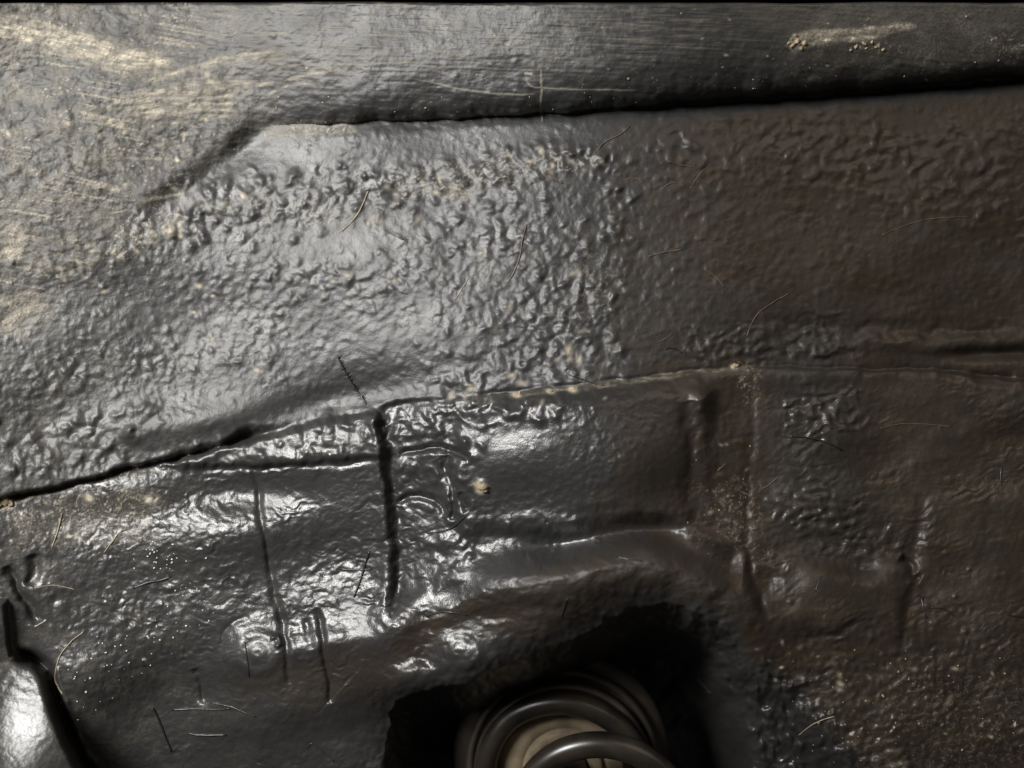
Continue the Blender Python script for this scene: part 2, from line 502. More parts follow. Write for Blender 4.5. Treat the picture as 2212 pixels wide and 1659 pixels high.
curl = strip + box([(840, 880), (960, 860), (1010, 900), (1060, 880), (1010, 985), (850, 985)], 14, 10)
lumps([(360, 998), (450, 980), (560, 972), (680, 958), (800, 940)], [6, 10, 16, 24, 26], 120, (9, 17), .36, .4, 1.2, seed=41, hole=.05)
lumps([(850, 920), (900, 910), (960, 905), (1010, 930)], [20, 24, 26, 24], 70, (10, 20), .38, .4, 1.2, seed=42, hole=.08)
lumps([(880, 1010), (930, 1030), (990, 1040)], [26, 30, 30], 70, (8, 16), .34, .4, 1.2, seed=43, hole=.08)
lumps([(866, 905), (872, 1010), (880, 1120), (884, 1240)], [9, 9, 9, 9], 60, (7, 13), .34, .4, 1.2, seed=45, hole=.08)
lumps([(880, 1120), (940, 1150), (990, 1190), (900, 1240)], [24, 30, 26, 20], 90, (9, 19), .34, .4, 1.2, seed=44, hole=.12)
H += blister(box([(1480, 700), (1800, 680), (1850, 760), (1640, 790), (1480, 790)], 60, 24), 18, 8, 201)
H += blister(box([(1720, 840), (1860, 850), (1880, 930), (1760, 980), (1700, 930)], 60, 24), 20, 14, 211)
H += blister(box([(1660, 1110), (1760, 1010), (1880, 1120), (1960, 1180), (1900, 1240), (1740, 1190)], 60, 24), 20, 11, 221)
H += blister(box([(1400, 260), (2212, 250), (2212, 480), (1900, 420), (1700, 380), (1400, 380)], 90, 24), 26, 8, 231)
H += blister(box([(1650, 1380), (2300, 1330), (2300, 1700), (1800, 1700), (1720, 1560)], 90, 24), 17, 5, 241)
H += blister(box([(1760, 1560), (1850, 1590), (2060, 1660), (2000, 1800), (1780, 1700)], 45, 24), 26, 14, 251)

# bands of lumps on the upper sheet
lumps([(1300, 335), (1200, 345), (1080, 365), (950, 392), (850, 412)], [10, 14, 20, 24, 26], 170, (7, 14), .55, .9, .9, seed=1, dust=.12)
lumps([(900, 410), (750, 425), (600, 440), (480, 440), (400, 490)], [22, 26, 28, 26, 20], 230, (6, 13), .46, .8, 1.0, seed=2, dust=.1)
lumps([(1300, 340), (1345, 430), (1345, 530), (1310, 640), (1280, 740)], [12, 16, 20, 26, 26], 150, (6, 12), .42, -.6, .6, seed=3)
lumps([(1000, 470), (1150, 520), (1230, 620), (1150, 720), (1020, 780)], [50, 70, 70, 60, 40], 380, (6, 12), .38, -.7, .6, seed=4, dust=.04)
lumps([(1330, 640), (1240, 700), (1120, 770), (1000, 830), (950, 850)], [16, 18, 18, 16, 14], 120, (8, 15), .40, -.7, .5, seed=5)
lumps([(1340, 745), (1250, 755), (1150, 785), (1030, 815), (970, 850)], [10, 12, 14, 14, 14], 80, (8, 14), .42, -.6, .6, seed=6, dust=.1)
lumps([(400, 600), (560, 615), (700, 600), (850, 580), (980, 560)], [16, 22, 26, 30, 30], 260, (6, 11), .30, .8, 1.2, seed=7, dust=.05)
lumps([(60, 560), (200, 560), (320, 510), (400, 470)], [30, 26, 18, 16], 160, (5, 11), .34, .4, 1.2, seed=8, dust=.5)
lumps([(0, 960), (120, 935), (250, 915), (330, 900)], [24, 24, 22, 14], 46, (10, 19), .40, -1.0, .4, seed=9, hole=.1)
lumps([(0, 1030), (150, 990), (300, 960)], [14, 14, 12], 40, (10, 16), .36, -1.0, .4, seed=10, hole=.1)
lumps([(60, 830), (220, 790), (420, 770), (600, 745)], [24, 24, 22, 26], 150, (6, 12), .26, -.3, .8, seed=11, dust=.05)
lumps([(200, 700), (500, 700), (800, 690), (1000, 640)], [60, 60, 60, 60], 420, (5, 10), .20, .2, 1.2, seed=12)
lumps([(1050, 800), (1150, 800), (1300, 790), (1420, 770)], [12, 16, 16, 16], 90, (5, 10), .34, 0, 1.2, seed=13)
lumps([(980, 845), (1010, 880), (1060, 890), (1130, 880), (1200, 880)], [16, 20, 18, 14, 10], 70, (9, 18), .44, .6, 1.0, seed=14, hole=.15)
lumps([(1420, 330), (1500, 420), (1520, 520), (1480, 640)], [40, 60, 60, 50], 260, (6, 12), .22, -.4, .9, seed=15)
lumps([(1650, 330), (1800, 350), (1950, 400), (2150, 440)], [40, 50, 50, 50], 330, (7, 15), .26, .5, .9, seed=16)
lumps([(1600, 560), (1800, 560), (2000, 580), (2200, 560)], [60, 60, 60, 60], 420, (6, 12), .16, .3, .9, seed=17)
lumps([(1500, 740), (1600, 740), (1720, 730), (1800, 750)], [18, 20, 18, 14], 150, (6, 11), .30, -.4, .8, seed=18)
lumps([(350, 1240), (500, 1220), (640, 1240), (780, 1200)], [50, 60, 50, 50], 240, (5, 11), .28, .1, .5, seed=19)
lumps([(280, 1350), (360, 1310), (450, 1290)], [26, 26, 24], 60, (8, 15), .36, -1.1, .4, seed=20)
lumps([(60, 1180), (100, 1280), (180, 1400), (200, 1560)], [40, 40, 40, 50], 170, (6, 13), .22, 1.2, .7, seed=21)
lumps([(300, 1560), (500, 1580), (700, 1580)], [60, 50, 50], 220, (7, 14), .16, .2, .7, seed=22)
lumps([(1780, 1590), (1850, 1610), (1940, 1640), (2010, 1660)], [14, 18, 20, 20], 60, (8, 18), .5, .8, 1.0, seed=23, hole=.1)
lumps([(1640, 1500), (1700, 1560), (1760, 1620), (1800, 1700)], [34, 36, 40, 40], 320, (5, 11), 1.3, 1.3, .3, asp=(1.6, 2.6), seed=24)
lumps([(930, 1475), (1040, 1455), (1150, 1420), (1270, 1375), (1360, 1330)], [10, 14, 16, 16, 12], 110, (4, 9), .42, .2, 1.0, seed=55)
lumps([(1540, 1440), (1570, 1540), (1600, 1640)], [20, 30, 34], 150, (5, 10), 1.4, 1.3, .3, asp=(1.6, 2.8), seed=56)
lumps([(1600, 1480), (1640, 1560), (1690, 1640), (1720, 1720)], [24, 26, 28, 28], 200, (5, 11), 1.5, 1.3, .3, asp=(1.6, 2.8), seed=54)
lumps([(1650, 1400), (1800, 1450), (2000, 1480), (2200, 1560)], [30, 40, 60, 60], 240, (4, 10), .32, .2, .6, seed=25, hole=.1, dust=.10)
lumps([(1500, 900), (1570, 1000), (1580, 1100), (1640, 1200)], [30, 30, 30, 30], 150, (4, 9), .3, .2, .9, seed=26, hole=.1, dust=.06)
lumps([(40, 330), (160, 330), (330, 300), (480, 250)], [60, 60, 50, 30], 240, (4, 11), .28, .2, .9, seed=27, hole=.1, dust=.35)
lumps([(600, 120), (1000, 110), (1500, 120), (2000, 110)], [40, 40, 40, 40], 150, (2.4, 5), .40, .1, .5, seed=28, hole=.1, dust=.5)
lumps([(640, 205), (900, 190), (1150, 200)], [16, 22, 20], 60, (3, 7), .3, .1, .5, seed=29, hole=.2)
lumps([(1700, 905), (1900, 1000), (2100, 1000), (2150, 1300)], [60, 60, 60, 60], 120, (4, 9), .2, .2, .9, seed=30, hole=.2)
ring = [(1128, 786, 13), (1240, 806, 7), (1330, 492, 16), (1182, 1128, 10), (1225, 800, 6), (1200, 764, 7), (1290, 1171, 8)]
for (a, b, rr) in ring:
    blob(a, b, rr, rr, 0, rr * .55)
    blob(a, b, rr * .5, rr * .5, 0, -rr * .5)
blob(1001, 952, 10, 9, 0, 8)
blob(1041, 1052, 15, 13, .3, 9)

# fine pebbling everywhere on the coating
rr_ = np.random.default_rng(77)
dens = ss(-.5, .5, fbm(U / 150, V / 110, 78, 2))
for k in range(24000):
    cu, cv = rr_.random() * 2300 - 40, 230 + rr_.random() * 1330
    i_, j_ = np.searchsorted(VA, cv) - 1, np.searchsorted(UA, cu) - 1
    if lipd[i_, j_] < 10 or rr_.random() < 1.1 * CALM[i_, j_] or rr_.random() > .25 + .75 * dens[i_, j_]:
        continue
    s_ = 3.4 + 5.0 * rr_.random() ** 2
    pebble_up(cu, cv, s_ * (1 + .4 * rr_.random()), s_, rr_.random() * 3, s_ * (.10 + .14 * rr_.random()), PEB)
# the lumps ran and sagged before they set: bend them out of round
def resample(A, du, dv):
    x, y = U + du, V + dv
    j = np.clip(np.searchsorted(UA, x.ravel()).reshape(x.shape) - 1, 0, NU - 2)
    i = np.clip(np.searchsorted(VA, y.ravel()).reshape(y.shape) - 1, 0, NV - 2)
    a = np.clip((x - UA[j]) / (UA[j + 1] - UA[j]), 0, 1)
    b = np.clip((y - VA[i]) / (VA[i + 1] - VA[i]), 0, 1)
    return (A[i, j] * (1 - a) + A[i, j + 1] * a) * (1 - b) + (A[i + 1, j] * (1 - a) + A[i + 1, j + 1] * a) * b


LUMP = resample(LUMP, 2 * WXf + 6 * fbm(U / 34, V / 30, 951, 1), 2 * WYf + 6 * fbm(U / 34, V / 30, 961, 1))
LUMP *= .55 + .75 * ss(-.5, .5, fbm(U / 36, V / 30, 971, 2))
LUMP *= 1 - .45 * ss(0, 30, seamd) * ss(1000, 900, U) * ss(1000, 1060, V)
PEB *= 1 - .35 * ss(0, 30, seamd) * ss(1000, 900, U)
for _ in range(3):
    LUMP[1:-1, 1:-1] = (LUMP[1:-1, 1:-1] * 2 + LUMP[:-2, 1:-1] + LUMP[2:, 1:-1] + LUMP[1:-1, :-2] + LUMP[1:-1, 2:]) / 6
PEB[1:-1, 1:-1] = (PEB[1:-1, 1:-1] * 2 + PEB[:-2, 1:-1] + PEB[2:, 1:-1] + PEB[1:-1, :-2] + PEB[1:-1, 2:]) / 6
H += .82 * LUMP + 1.05 * resample(PEB, 1.2 * WXf, 1.2 * WYf)

# ------------------------------------------------------------------ dust, wax and roughness
spk = ss(.18, .75, fbm((U + 8 * WXf) / 9, (V + 8 * WYf) / 7, 301, 2, .6))
cloud = ss(-.15, .6, fbm(U / 70, V / 45, 311, 3))
grain = .35 + .65 * ss(-.5, .6, fbm(U / 5, V / 4, 321, 2))


def dusty(pts, soft, amt, speck=0.6, warp=18):
    m = box(pts, soft, warp)
    DUST_SHEEN[:] = np.maximum(DUST_SHEEN, m * amt * ((1 - speck) * (.5 + .5 * cloud) + speck * spk) * grain)


def stroke(pts, wid, amt, pw=2, streaks=True):
    w, d, t, _ = curve_dist(pts, wid * 3 + 10, warp=3)
    m = np.exp(-(d / wid) ** pw) * np.clip(np.minimum(t, 1 - t) * 10, 0, 1)
    if streaks:
        m = 1.25 * m * (.45 + .55 * ss(-.5, .4, fbm(U[w] / 34, V[w] / 14, 337, 3))) * (.45 + .55 * ss(-.4, .5, fbm(t * 9, (d if True else 0) / 3.2, 331, 2))) * (.55 + .45 * grain[w])
    DUST_SHEEN[w] = np.maximum(DUST_SHEEN[w], m * amt)


# light dust film on the left, strengthened so its colour adds missing brightness
film = ss(900, 0, U) * (.06 + .16 * cloud) * grain
DUST_SHEEN[:] = np.maximum(DUST_SHEEN, film * (0.35 + .65 * lipm))
DUST_SHEEN[:] = np.maximum(DUST_SHEEN, lipm * .17 * ss(-.1, .7, stre) * ss(250, 650, U) * ss(2300, 700, U) * ss(60, 130, -lipd))
DUST_SHEEN[:] = np.maximum(DUST_SHEEN, lipm * .16 * grain * ss(1500, 1900, U) * ss(10, 60, -lipd) * (.5 + .5 * cloud))  # greyish dust, painted in here to brighten the lip's right end
leftlip = ss(50, -60, lipd + 40 * WX) * ss(760, 250, U)
DUST_SHEEN[:] = np.maximum(DUST_SHEEN, leftlip * (.02 + .05 * cloud + .62 * spk * ss(.0, .6, fbm(U / 90, flow / 30, 343, 3)) + .50 * ss(.0, .6, fbm(U / 150, (V - .18 * U) / 7, 345, 3)) * ss(-.1, .5, fbm(U / 160, V / 90, 347, 2))) * grain)
# smears and scrapes on the lip
stroke([(-60, 40), (60, 66), (180, 98), (290, 128), (385, 138)], 26, .75)
stroke([(0, 90), (150, 120), (260, 158), (300, 166)], 11, .35)
stroke([(-40, 66), (90, 92), (200, 126), (330, 150)], 10, .7)
stroke([(40, 40), (150, 70), (270, 108), (370, 128)], 8, .7)
stroke([(300, 184), (400, 152), (500, 128), (640, 116)], 14, .35)
stroke([(260, 215), (360, 196), (470, 188), (560, 180)], 16, .5)
stroke([(300, 245), (380, 236), (470, 226)], 14, .45)
stroke([(240, 250), (330, 250), (430, 240)], 6, .5)
stroke([(330, 268), (420, 262), (500, 250)], 4, .45)
stroke([(310, 178), (370, 160), (440, 138), (520, 120), (600, 112)], 5, .8)
stroke([(330, 190), (430, 168), (560, 150), (700, 135)], 4, .3)
stroke([(520, 205), (560, 185), (620, 172), (720, 150)], 4, .5)
stroke([(560, 215), (610, 190), (680, 178)], 3, .5)
stroke([(650, 150), (800, 140), (900, 134)], 2, .4)
for k, (v0, am) in enumerate([(204, .55), (218, .7), (231, .75), (244, .6), (256, .45)]):
    stroke([(232 + 4 * k, v0 + 6), (330, v0 - 2), (430, v0 - 7), (520, v0 - 18 + 4 * k)], 5, am)
for a, b in [(236, 232), (238, 262), (262, 270), (268, 285), (335, 240), (398, 290), (448, 160), (455, 176)]:
    blob(a, b, 7, 5, 0, .5, 1.0, DUST_SHEEN)
stroke([(290, 440), (340, 428), (400, 418)], 4, .6)
stroke([(60, 478), (150, 472), (230, 462), (290, 450)], 2.6, .45)
stroke([(180, 345), (260, 340), (360, 345)], 4, .35)
dusty([(0, 480), (60, 488), (66, 520), (40, 560), (0, 560)], 14, 1.0, .3)
dusty([(0, 640), (60, 645), (120, 660), (110, 700), (60, 720), (0, 722)], 16, .8, .4)
dusty([(240, 480), (330, 445), (400, 455), (380, 500), (300, 545), (230, 560)], 22, .8, .9)
dusty([(0, 300), (200, 260), (420, 250), (420, 400), (200, 520), (0, 560)], 60, .4, .8)
dusty([(0, 1076), (34, 1078), (30, 1098), (0, 1102)], 6, 1.2, .1, 3)
dusty([(30, 1085), (280, 1045), (350, 1090), (330, 1150), (160, 1180), (30, 1180)], 40, .75, .75)
dusty([(300, 1070), (345, 1066), (352, 1088), (318, 1098)], 8, .9, .6, 6)
dusty([(200, 1030), (330, 1008), (350, 1020), (230, 1045)], 8, .6, .8, 6)
stroke([(0, 1094), (60, 1078), (110, 1062)], 4, .5)
dusty([(560, 276), (640, 268), (760, 268), (780, 280), (640, 300), (560, 300)], 10, .85, .6, 6)
stroke([(600, 268), (800, 260), (1000, 248), (1180, 236)], 5, .32)
dusty([(820, 380), (960, 360), (1060, 345), (1200, 330), (1280, 345), (1200, 380), (1000, 410), (860, 430)], 20, .55, .9)
dusty([(960, 385), (1010, 400), (1012, 430), (960, 428)], 10, .8, .5, 8)
dusty([(480, 430), (640, 430), (720, 445), (820, 440), (900, 440), (880, 480), (640, 480), (500, 480)], 22, .45, .95)
stroke([(946, 372), (954, 400), (975, 404), (1000, 412)], 3, .8)
dusty([(1010, 560), (1080, 550), (1090, 600), (1020, 610)], 16, .35, .8)
dusty([(1230, 500), (1330, 600), (1310, 700), (1200, 690)], 40, .25, .95)
dusty([(1030, 870), (1010, 850), (1060, 842), (1080, 860)], 12, .35, .6)
# clay packed in the seam beside the box
stroke([(1060, 860), (1110, 852), (1200, 843), (1300, 832), (1400, 819), (1500, 806), (1610, 795)], 6, .34)
DUST_SHEEN[:] = np.maximum(DUST_SHEEN, (.01 + .018 * cloud) * ss(1640, 1800, U) * ss(20, 60, seamd) * (1 - pk) * grain)  # pale film painted in to brighten the glossy side panel
stroke([(1080, 852), (1200, 838), (1320, 826), (1450, 806), (1560, 797)], 2.0, .34)
SEAMN = ss(-.3, .4, fbm(U / 26, V / 10, 351, 2))
sm_ = np.exp(-((seamd - 2) / 22) ** 2) * ss(1020, 1060, U) * ss(1680, 1620, U)
DUST_SHEEN *= 1 - .75 * sm_ * (1 - SEAMN)
dusty([(1590, 785), (1640, 790), (1640, 860), (1615, 880), (1600, 850)], 12, .45, .9, 10)
for a, b, ra in [(1116, 853, 8), (1188, 845, 8), (1236, 842, 9), (1585, 792, 8), (1041, 1052, 12), (1036, 1049, 9), (192, 1076, 9), (324, 1080, 10), (430, 618, 8), (460, 640, 5), (419, 675, 5), (1036, 1062, 8),
                 (555, 800, 8), (690, 968, 6), (320, 1128, 6), (150, 1158, 6), (170, 1162, 6), (311, 1424, 4)]:
    blob(a, b, ra, ra * .6, .3, .75, 1.0, DUST_SHEEN)
# scrapes on the lip
stroke([(1166, 144), (1168, 190), (1168, 230), (1170, 268)], 1.5, .38, streaks=False)
stroke([(1132, 162), (1148, 186), (1200, 190), (1275, 195), (1380, 194)], 1.5, .36, streaks=False)
stroke([(1130, 160), (1150, 161)], 2, .6, streaks=False)
stroke([(900, 172), (960, 184), (1060, 200), (1160, 203)], 1.6, .3, streaks=False)
stroke([(1062, 104), (1070, 78)], 3, .4)
# clay smear at the upper right, and more towards the corner
dusty([(1716, 70), (1740, 66), (1900, 55), (1960, 50), (1990, 58), (1890, 85), (1745, 106), (1712, 112), (1700, 98)], 7, .75, .25, 4)
stroke([(1745, 76), (1850, 66), (1960, 54)], 6, .8)
stroke([(1745, 95), (1820, 86), (1900, 78)], 6, .9)
dusty([(1830, 105), (1890, 80), (1960, 100), (1970, 122), (1900, 112)], 10, .6, .95, 8)
dusty([(2120, 75), (2212, 60), (2300, 60), (2300, 130), (2160, 138), (2150, 120)], 14, .6, .8, 12)
dusty([(1990, 60), (2212, 50), (2212, 140), (1990, 150)], 40, .2, .8, 12)
stroke([(1960, 60), (2060, 20), (2120, 5)], 18, .12)
# droplets of dried spray in brown corner
dusty([(1500, 1050), (1640, 1040), (1660, 1200), (1560, 1160)], 30, .25, 1.0)
dusty([(1900, 1440), (2212, 1440), (2250, 1700), (2000, 1700)], 60, .22, 1.0)
dusty([(1850, 1590), (1960, 1640), (2010, 1700), (1860, 1700)], 24, .30, .6)
np.clip(DUST_SHEEN, 0, 1, out=DUST_SHEEN)

WAX += .85 * ss(1180, 1620, U + 120 * WX + .04 * (V - 500)) * ss(20, 40, lipd + 8 * WX)
WAX *= 1 - .6 * box([(1420, 640), (1820, 690), (1850, 960), (1900, 1220), (1700, 1180), (1640, 800)], 60, 30)
WAX = np.maximum(WAX, .7 * fw)
WAX = np.maximum(WAX, .55 * box([(740, 1400), (860, 1400), (850, 1500), (700, 1520), (560, 1500), (500, 1480)], 40, 14))
WAX *= (.75 + .25 * cloud)
WAX *= 1 - .8 * pk  # brown cut in the pocket: its black shade put into the colour
np.clip(WAX, 0, 1, out=WAX)
ROUGH += ss(1450, 1650, U) * .16 * fbm(U / 120, V / 90, 407, 3)
ROUGH += .08 * lipm * ss(1000, 200, U) + .22 * ss(1020, 1200, U) * fw + .03 * np.clip(curl, 0, 1) + .13 * (1 - low) + .04 * lipm + .10 * ss(1350, 1600, U) * low + .05 * fbm(U / 90, V / 60, 401, 2)
H -= 0.9 * DUST_SHEEN * 0
H += 1.6 * DUST_SHEEN * ss(-.2, .5, fbm(U / 7, V / 6, 411, 2))

# ------------------------------------------------------------------ materials
def nt(name):
    m = bpy.data.materials.new(name)
    m.use_nodes = True
    t = m.node_tree
    return m, t, t.nodes['Principled BSDF']


def coating():
    m, t, b = nt('black_underseal')
    N, L = t.nodes.new, t.links.new

    def attr(n):
        a = N('ShaderNodeAttribute')
        a.attribute_name = n
        return a.outputs['Fac']
    mx = N('ShaderNodeMix'); mx.data_type = 'RGBA'
    mx.inputs[6].default_value = (.0215, .0215, .022, 1)
    mx.inputs[7].default_value = (.028, .0190, .0110, 1)
    L(attr('wax'), mx.inputs[0])
    tc = N('ShaderNodeTexCoord')
    nz = N('ShaderNodeTexNoise'); nz.inputs['Scale'].default_value = 240; nz.inputs['Detail'].default_value = 4
    L(tc.outputs['Object'], nz.inputs['Vector'])
    dc = N('ShaderNodeMix'); dc.data_type = 'RGBA'
    dc.inputs[6].default_value = (.36, .315, .235, 1)
    dc.inputs[7].default_value = (.64, .58, .46, 1)
    L(nz.outputs['Fac'], dc.inputs[0])
    m2 = N('ShaderNodeMix'); m2.data_type = 'RGBA'
    L(attr('dust'), m2.inputs[0]); L(mx.outputs[2], m2.inputs[6]); L(dc.outputs[2], m2.inputs[7])
    L(m2.outputs[2], b.inputs['Base Color'])
    r0 = N('ShaderNodeMath'); r0.operation = 'MULTIPLY_ADD'
    L(attr('dust'), r0.inputs[0]); r0.inputs[1].default_value = .45; r0.inputs[2].default_value = .335
    r1 = N('ShaderNodeMath'); r1.operation = 'ADD'
    L(r0.outputs[0], r1.inputs[0]); L(attr('rough'), r1.inputs[1])
    r2 = N('ShaderNodeMath'); r2.operation = 'MULTIPLY_ADD'
    L(attr('wax'), r2.inputs[0]); r2.inputs[1].default_value = .05; L(r1.outputs[0], r2.inputs[2])
    L(r2.outputs[0], b.inputs['Roughness'])
    b.inputs['IOR'].default_value = 1.52
    n2 = N('ShaderNodeTexNoise'); n2.inputs['Scale'].default_value = 900; n2.inputs['Detail'].default_value = 3
    L(tc.outputs['Object'], n2.inputs['Vector'])
    bp = N('ShaderNodeBump'); bp.inputs['Strength'].default_value = .25; bp.inputs['Distance'].default_value = .0006
    L(n2.outputs['Fac'], bp.inputs['Height']); L(bp.outputs['Normal'], b.inputs['Normal'])
    return m


def simple(name, c, rough, c2=None, scale=60, metal=0, bump=.2):
    m, t, b = nt(name)
    N, L = t.nodes.new, t.links.new
    tc = N('ShaderNodeTexCoord')
    nz = N('ShaderNodeTexNoise'); nz.inputs['Scale'].default_value = scale; nz.inputs['Detail'].default_value = 6
    L(tc.outputs['Object'], nz.inputs['Vector'])
    rp = N('ShaderNodeValToRGB')
    rp.color_ramp.elements[0].position = .35; rp.color_ramp.elements[1].position = .68
    rp.color_ramp.elements[0].color = (*c, 1); rp.color_ramp.elements[1].color = (*(c2 or c), 1)
    L(nz.outputs['Fac'], rp.inputs[0]); L(rp.outputs[0], b.inputs['Base Color'])
    b.inputs['Roughness'].default_value = rough
    b.inputs['Metallic'].default_value = metal
    bp = N('ShaderNodeBump'); bp.inputs['Strength'].default_value = bump; bp.inputs['Distance'].default_value = .001
    L(nz.outputs['Fac'], bp.inputs['Height']); L(bp.outputs['Normal'], b.inputs['Normal'])
    return m


M_COAT = coating()
M_RUBBER = simple('black_rubber', (.020, .017, .015), .5, (.042, .034, .026), 50)
M_SPRING = simple('black_spring_paint', (.005, .005, .005), .3, (.024, .019, .014), 38, bump=.25)
M_CREAM = simple('dusty_cream_foam', (.085, .066, .040), .8, (.19, .15, .095), 55, bump=.5)
M_FIB_D = simple('coated_fibre', (.018, .018, .018), .3)
M_FIB_B = simple('brown_fibre', (.07, .05, .035), .45, (.14, .10, .065), 200)
M_FIB_P = simple('pale_fibre', (.22, .18, .12), .6, (.40, .35, .25), 200)
M_CLAY = simple('dried_clay', (.20, .16, .10), .9, (.38, .31, .21), 300, bump=.6)
M_WHITE = simple('dried_spray', (.55, .55, .52), .4)


# ------------------------------------------------------------------ building the sheets
px, py, pz = place(U, V, H)
CO = np.stack([px, py, pz], -1).reshape(-1, 3).astype(np.float32)
ATT = {'dust': DUST_SHEEN.reshape(-1), 'wax': WAX.reshape(-1), 'rough': ROUGH.reshape(-1)}
idx = np.arange(NV * NU, dtype=np.int32).reshape(NV, NU)
QUADS = np.stack([idx[1:, :-1], idx[1:, 1:], idx[:-1, 1:], idx[:-1, :-1]], -1)


def sheet(name, cell_mask, parent, label=None):
    q = QUADS[cell_mask]
    used, inv = np.unique(q.reshape(-1), return_inverse=True)
    me = bpy.data.meshes.new(name)
    nf = len(q)
    me.vertices.add(len(used))
    me.vertices.foreach_set('co', CO[used].reshape(-1))
    me.loops.add(nf * 4)
    me.loops.foreach_set('vertex_index', inv.astype(np.int32).reshape(-1))
    me.polygons.add(nf)
    me.polygons.foreach_set('loop_start', np.arange(0, nf * 4, 4, dtype=np.int32))
    me.update(calc_edges=True)
    me.polygons.foreach_set('use_smooth', np.ones(nf, bool))
    for k, a in ATT.items():
        at = me.attributes.new(k, 'FLOAT', 'POINT')
        at.data.foreach_set('value', a[used].astype(np.float32))
    me.materials.append(M_COAT)
    o = bpy.data.objects.new(name, me)
    col.objects.link(o)
    o.parent = parent
    if label:
        o['label'] = label
    return o


def thing(name, label, cat, loc=(0, 0, 0), group=None):
    o = bpy.data.objects.new(name, None)
    o.empty_display_size = .02
    o.location = loc
    o['label'] = label
    o['category'] = cat
    if group:
        o['group'] = group
    col.objects.link(o)
    return o


arch = thing('wheel_arch', 'black underseal coated sheet metal inside of a car wheel arch with lumpy sealed seams', 'wheel arch')
inb = lambda m: m[:-1, :-1] > .5
m_lip = lipmask[:-1, :-1]
m_below = (seamd > 0)[:-1, :-1] & ~m_lip
Uc, Vc = U[:-1, :-1], V[:-1, :-1]
m_strip = inb(strip) & ~m_lip
m_corner = inb(corner)
m_pocket = (inb(pk) | inb(box([(790, 1480), (860, 1330), (1000, 1262), (1200, 1205), (1400, 1165), (1560, 1215), (1640, 1330), (1700, 1480), (1400, 1500), (900, 1500)], 10, 6))) & ~m_corner
gcol = np.interp(Vc[:, 0], [880, 930, 1070, 1150, 1230, 1340, 1500, 2100], [815, 824, 835, 844, 850, 822, 846, 846])[:, None]
rcol = np.interp(Vc[:, 0], [800, 1020, 1130, 1220, 1290, 1340, 1388, 1700], [1622, 1618, 1614, 1622, 1640, 1672, 1725, 1800])[:, None]
left = m_below & ~m_strip & ~m_corner & ~m_pocket & (Uc < gcol)
right = m_below & ~m_pocket & ~m_corner & ~m_strip & (Uc > rcol)
mid = m_below & ~m_strip & ~m_corner & ~m_pocket & ~left & ~right
upper = ~m_lip & ~m_below & ~m_strip
sheet('arch_lip', m_lip, arch, 'rolled lip of the arch with brushed grey coating and dusty smears')
sheet('outer_panel', upper, arch, 'broad upper sheet with bands of swollen underseal, bright on its left and brown on its right')
sheet('sealer_strip', m_strip, arch, 'lumpy glossy strip of seam sealer')
sheet('inner_panel', left, arch, 'wrinkled black lower sheet with upright creases and a round boss')
sheet('reinforcement_box', mid, arch, 'pressed box section with a rounded top and a flange along its lower edge')
sheet('side_panel', right, arch, 'dull brown waxed side sheet with a dark upright groove')
sheet('spring_pocket', m_pocket, arch, 'arched fold and dark hollow above the coil spring')
sheet('corner_flange', m_corner, arch, 'bright grey flange behind a wide dark crack')


# ------------------------------------------------------------------ meshes from rings
def tube_mesh(name, pts, rad, sides, mat, closed_caps=True):
    p = np.array(pts, float)
    n = len(p)
    rad = np.broadcast_to(np.array(rad, float), (n,))
    tan = np.gradient(p, axis=0)
    tan /= np.linalg.norm(tan, axis=1)[:, None] + 1e-12
    ref = np.array([0, 1.0, 0])
    vs, fs = [], []
    for i in range(n):
        a = np.cross(tan[i], ref)
        if np.linalg.norm(a) < 1e-4:
            a = np.cross(tan[i], [1.0, 0, 0])
        a /= np.linalg.norm(a)
        b = np.cross(tan[i], a)
        for k in range(sides):
            th = 2 * math.pi * k / sides
            vs.append(p[i] + rad[i] * (math.cos(th) * a + math.sin(th) * b))
    for i in range(n - 1):
        for k in range(sides):
            k2 = (k + 1) % sides
            fs.append((i * sides + k, i * sides + k2, (i + 1) * sides + k2, (i + 1) * sides + k))
    fs.append(tuple(range(sides - 1, -1, -1)))
    fs.append(tuple((n - 1) * sides + k for k in range(sides)))
    return vs, fs


def mesh_obj(name, vs, fs, mat, parent=None, smooth=True):
    me = bpy.data.meshes.new(name)
    me.from_pydata([tuple(v) for v in vs], [], fs)
    me.update()
    if smooth:
        me.polygons.foreach_set('use_smooth', np.ones(len(me.polygons), bool))
    me.materials.append(mat)
    o = bpy.data.objects.new(name, me)
    col.objects.link(o)
    if parent is not None:
        o.parent = parent
    return o


def pt(u, v, depth):
    """point seen at drawing position u, v, at depth metres behind the sheet plane"""
    k = (D0 + depth) / D0
    return np.array([(u - 1106) * S * k, depth, (829.5 - v) * S * k])


def lathe(name, prof, c, ax, mat, parent, n=72):
    ax = ax / np.linalg.norm(ax)
    a = np.cross(ax, [0, 0, 1.0]); a /= np.linalg.norm(a)
    b = np.cross(ax, a)
    vs, fs = [], []
    for (r_, z_) in prof:
        for k in range(n):
            th = 2 * math.pi * k / n
            vs.append(c + ax * z_ + r_ * (math.cos(th) * a + math.sin(th) * b))
    for i in range(len(prof) - 1):
        for k in range(n):
            k2 = (k + 1) % n
            fs.append((i * n + k, i * n + k2, (i + 1) * n + k2, (i + 1) * n + k))
    return mesh_obj(name, vs, fs, mat, parent)


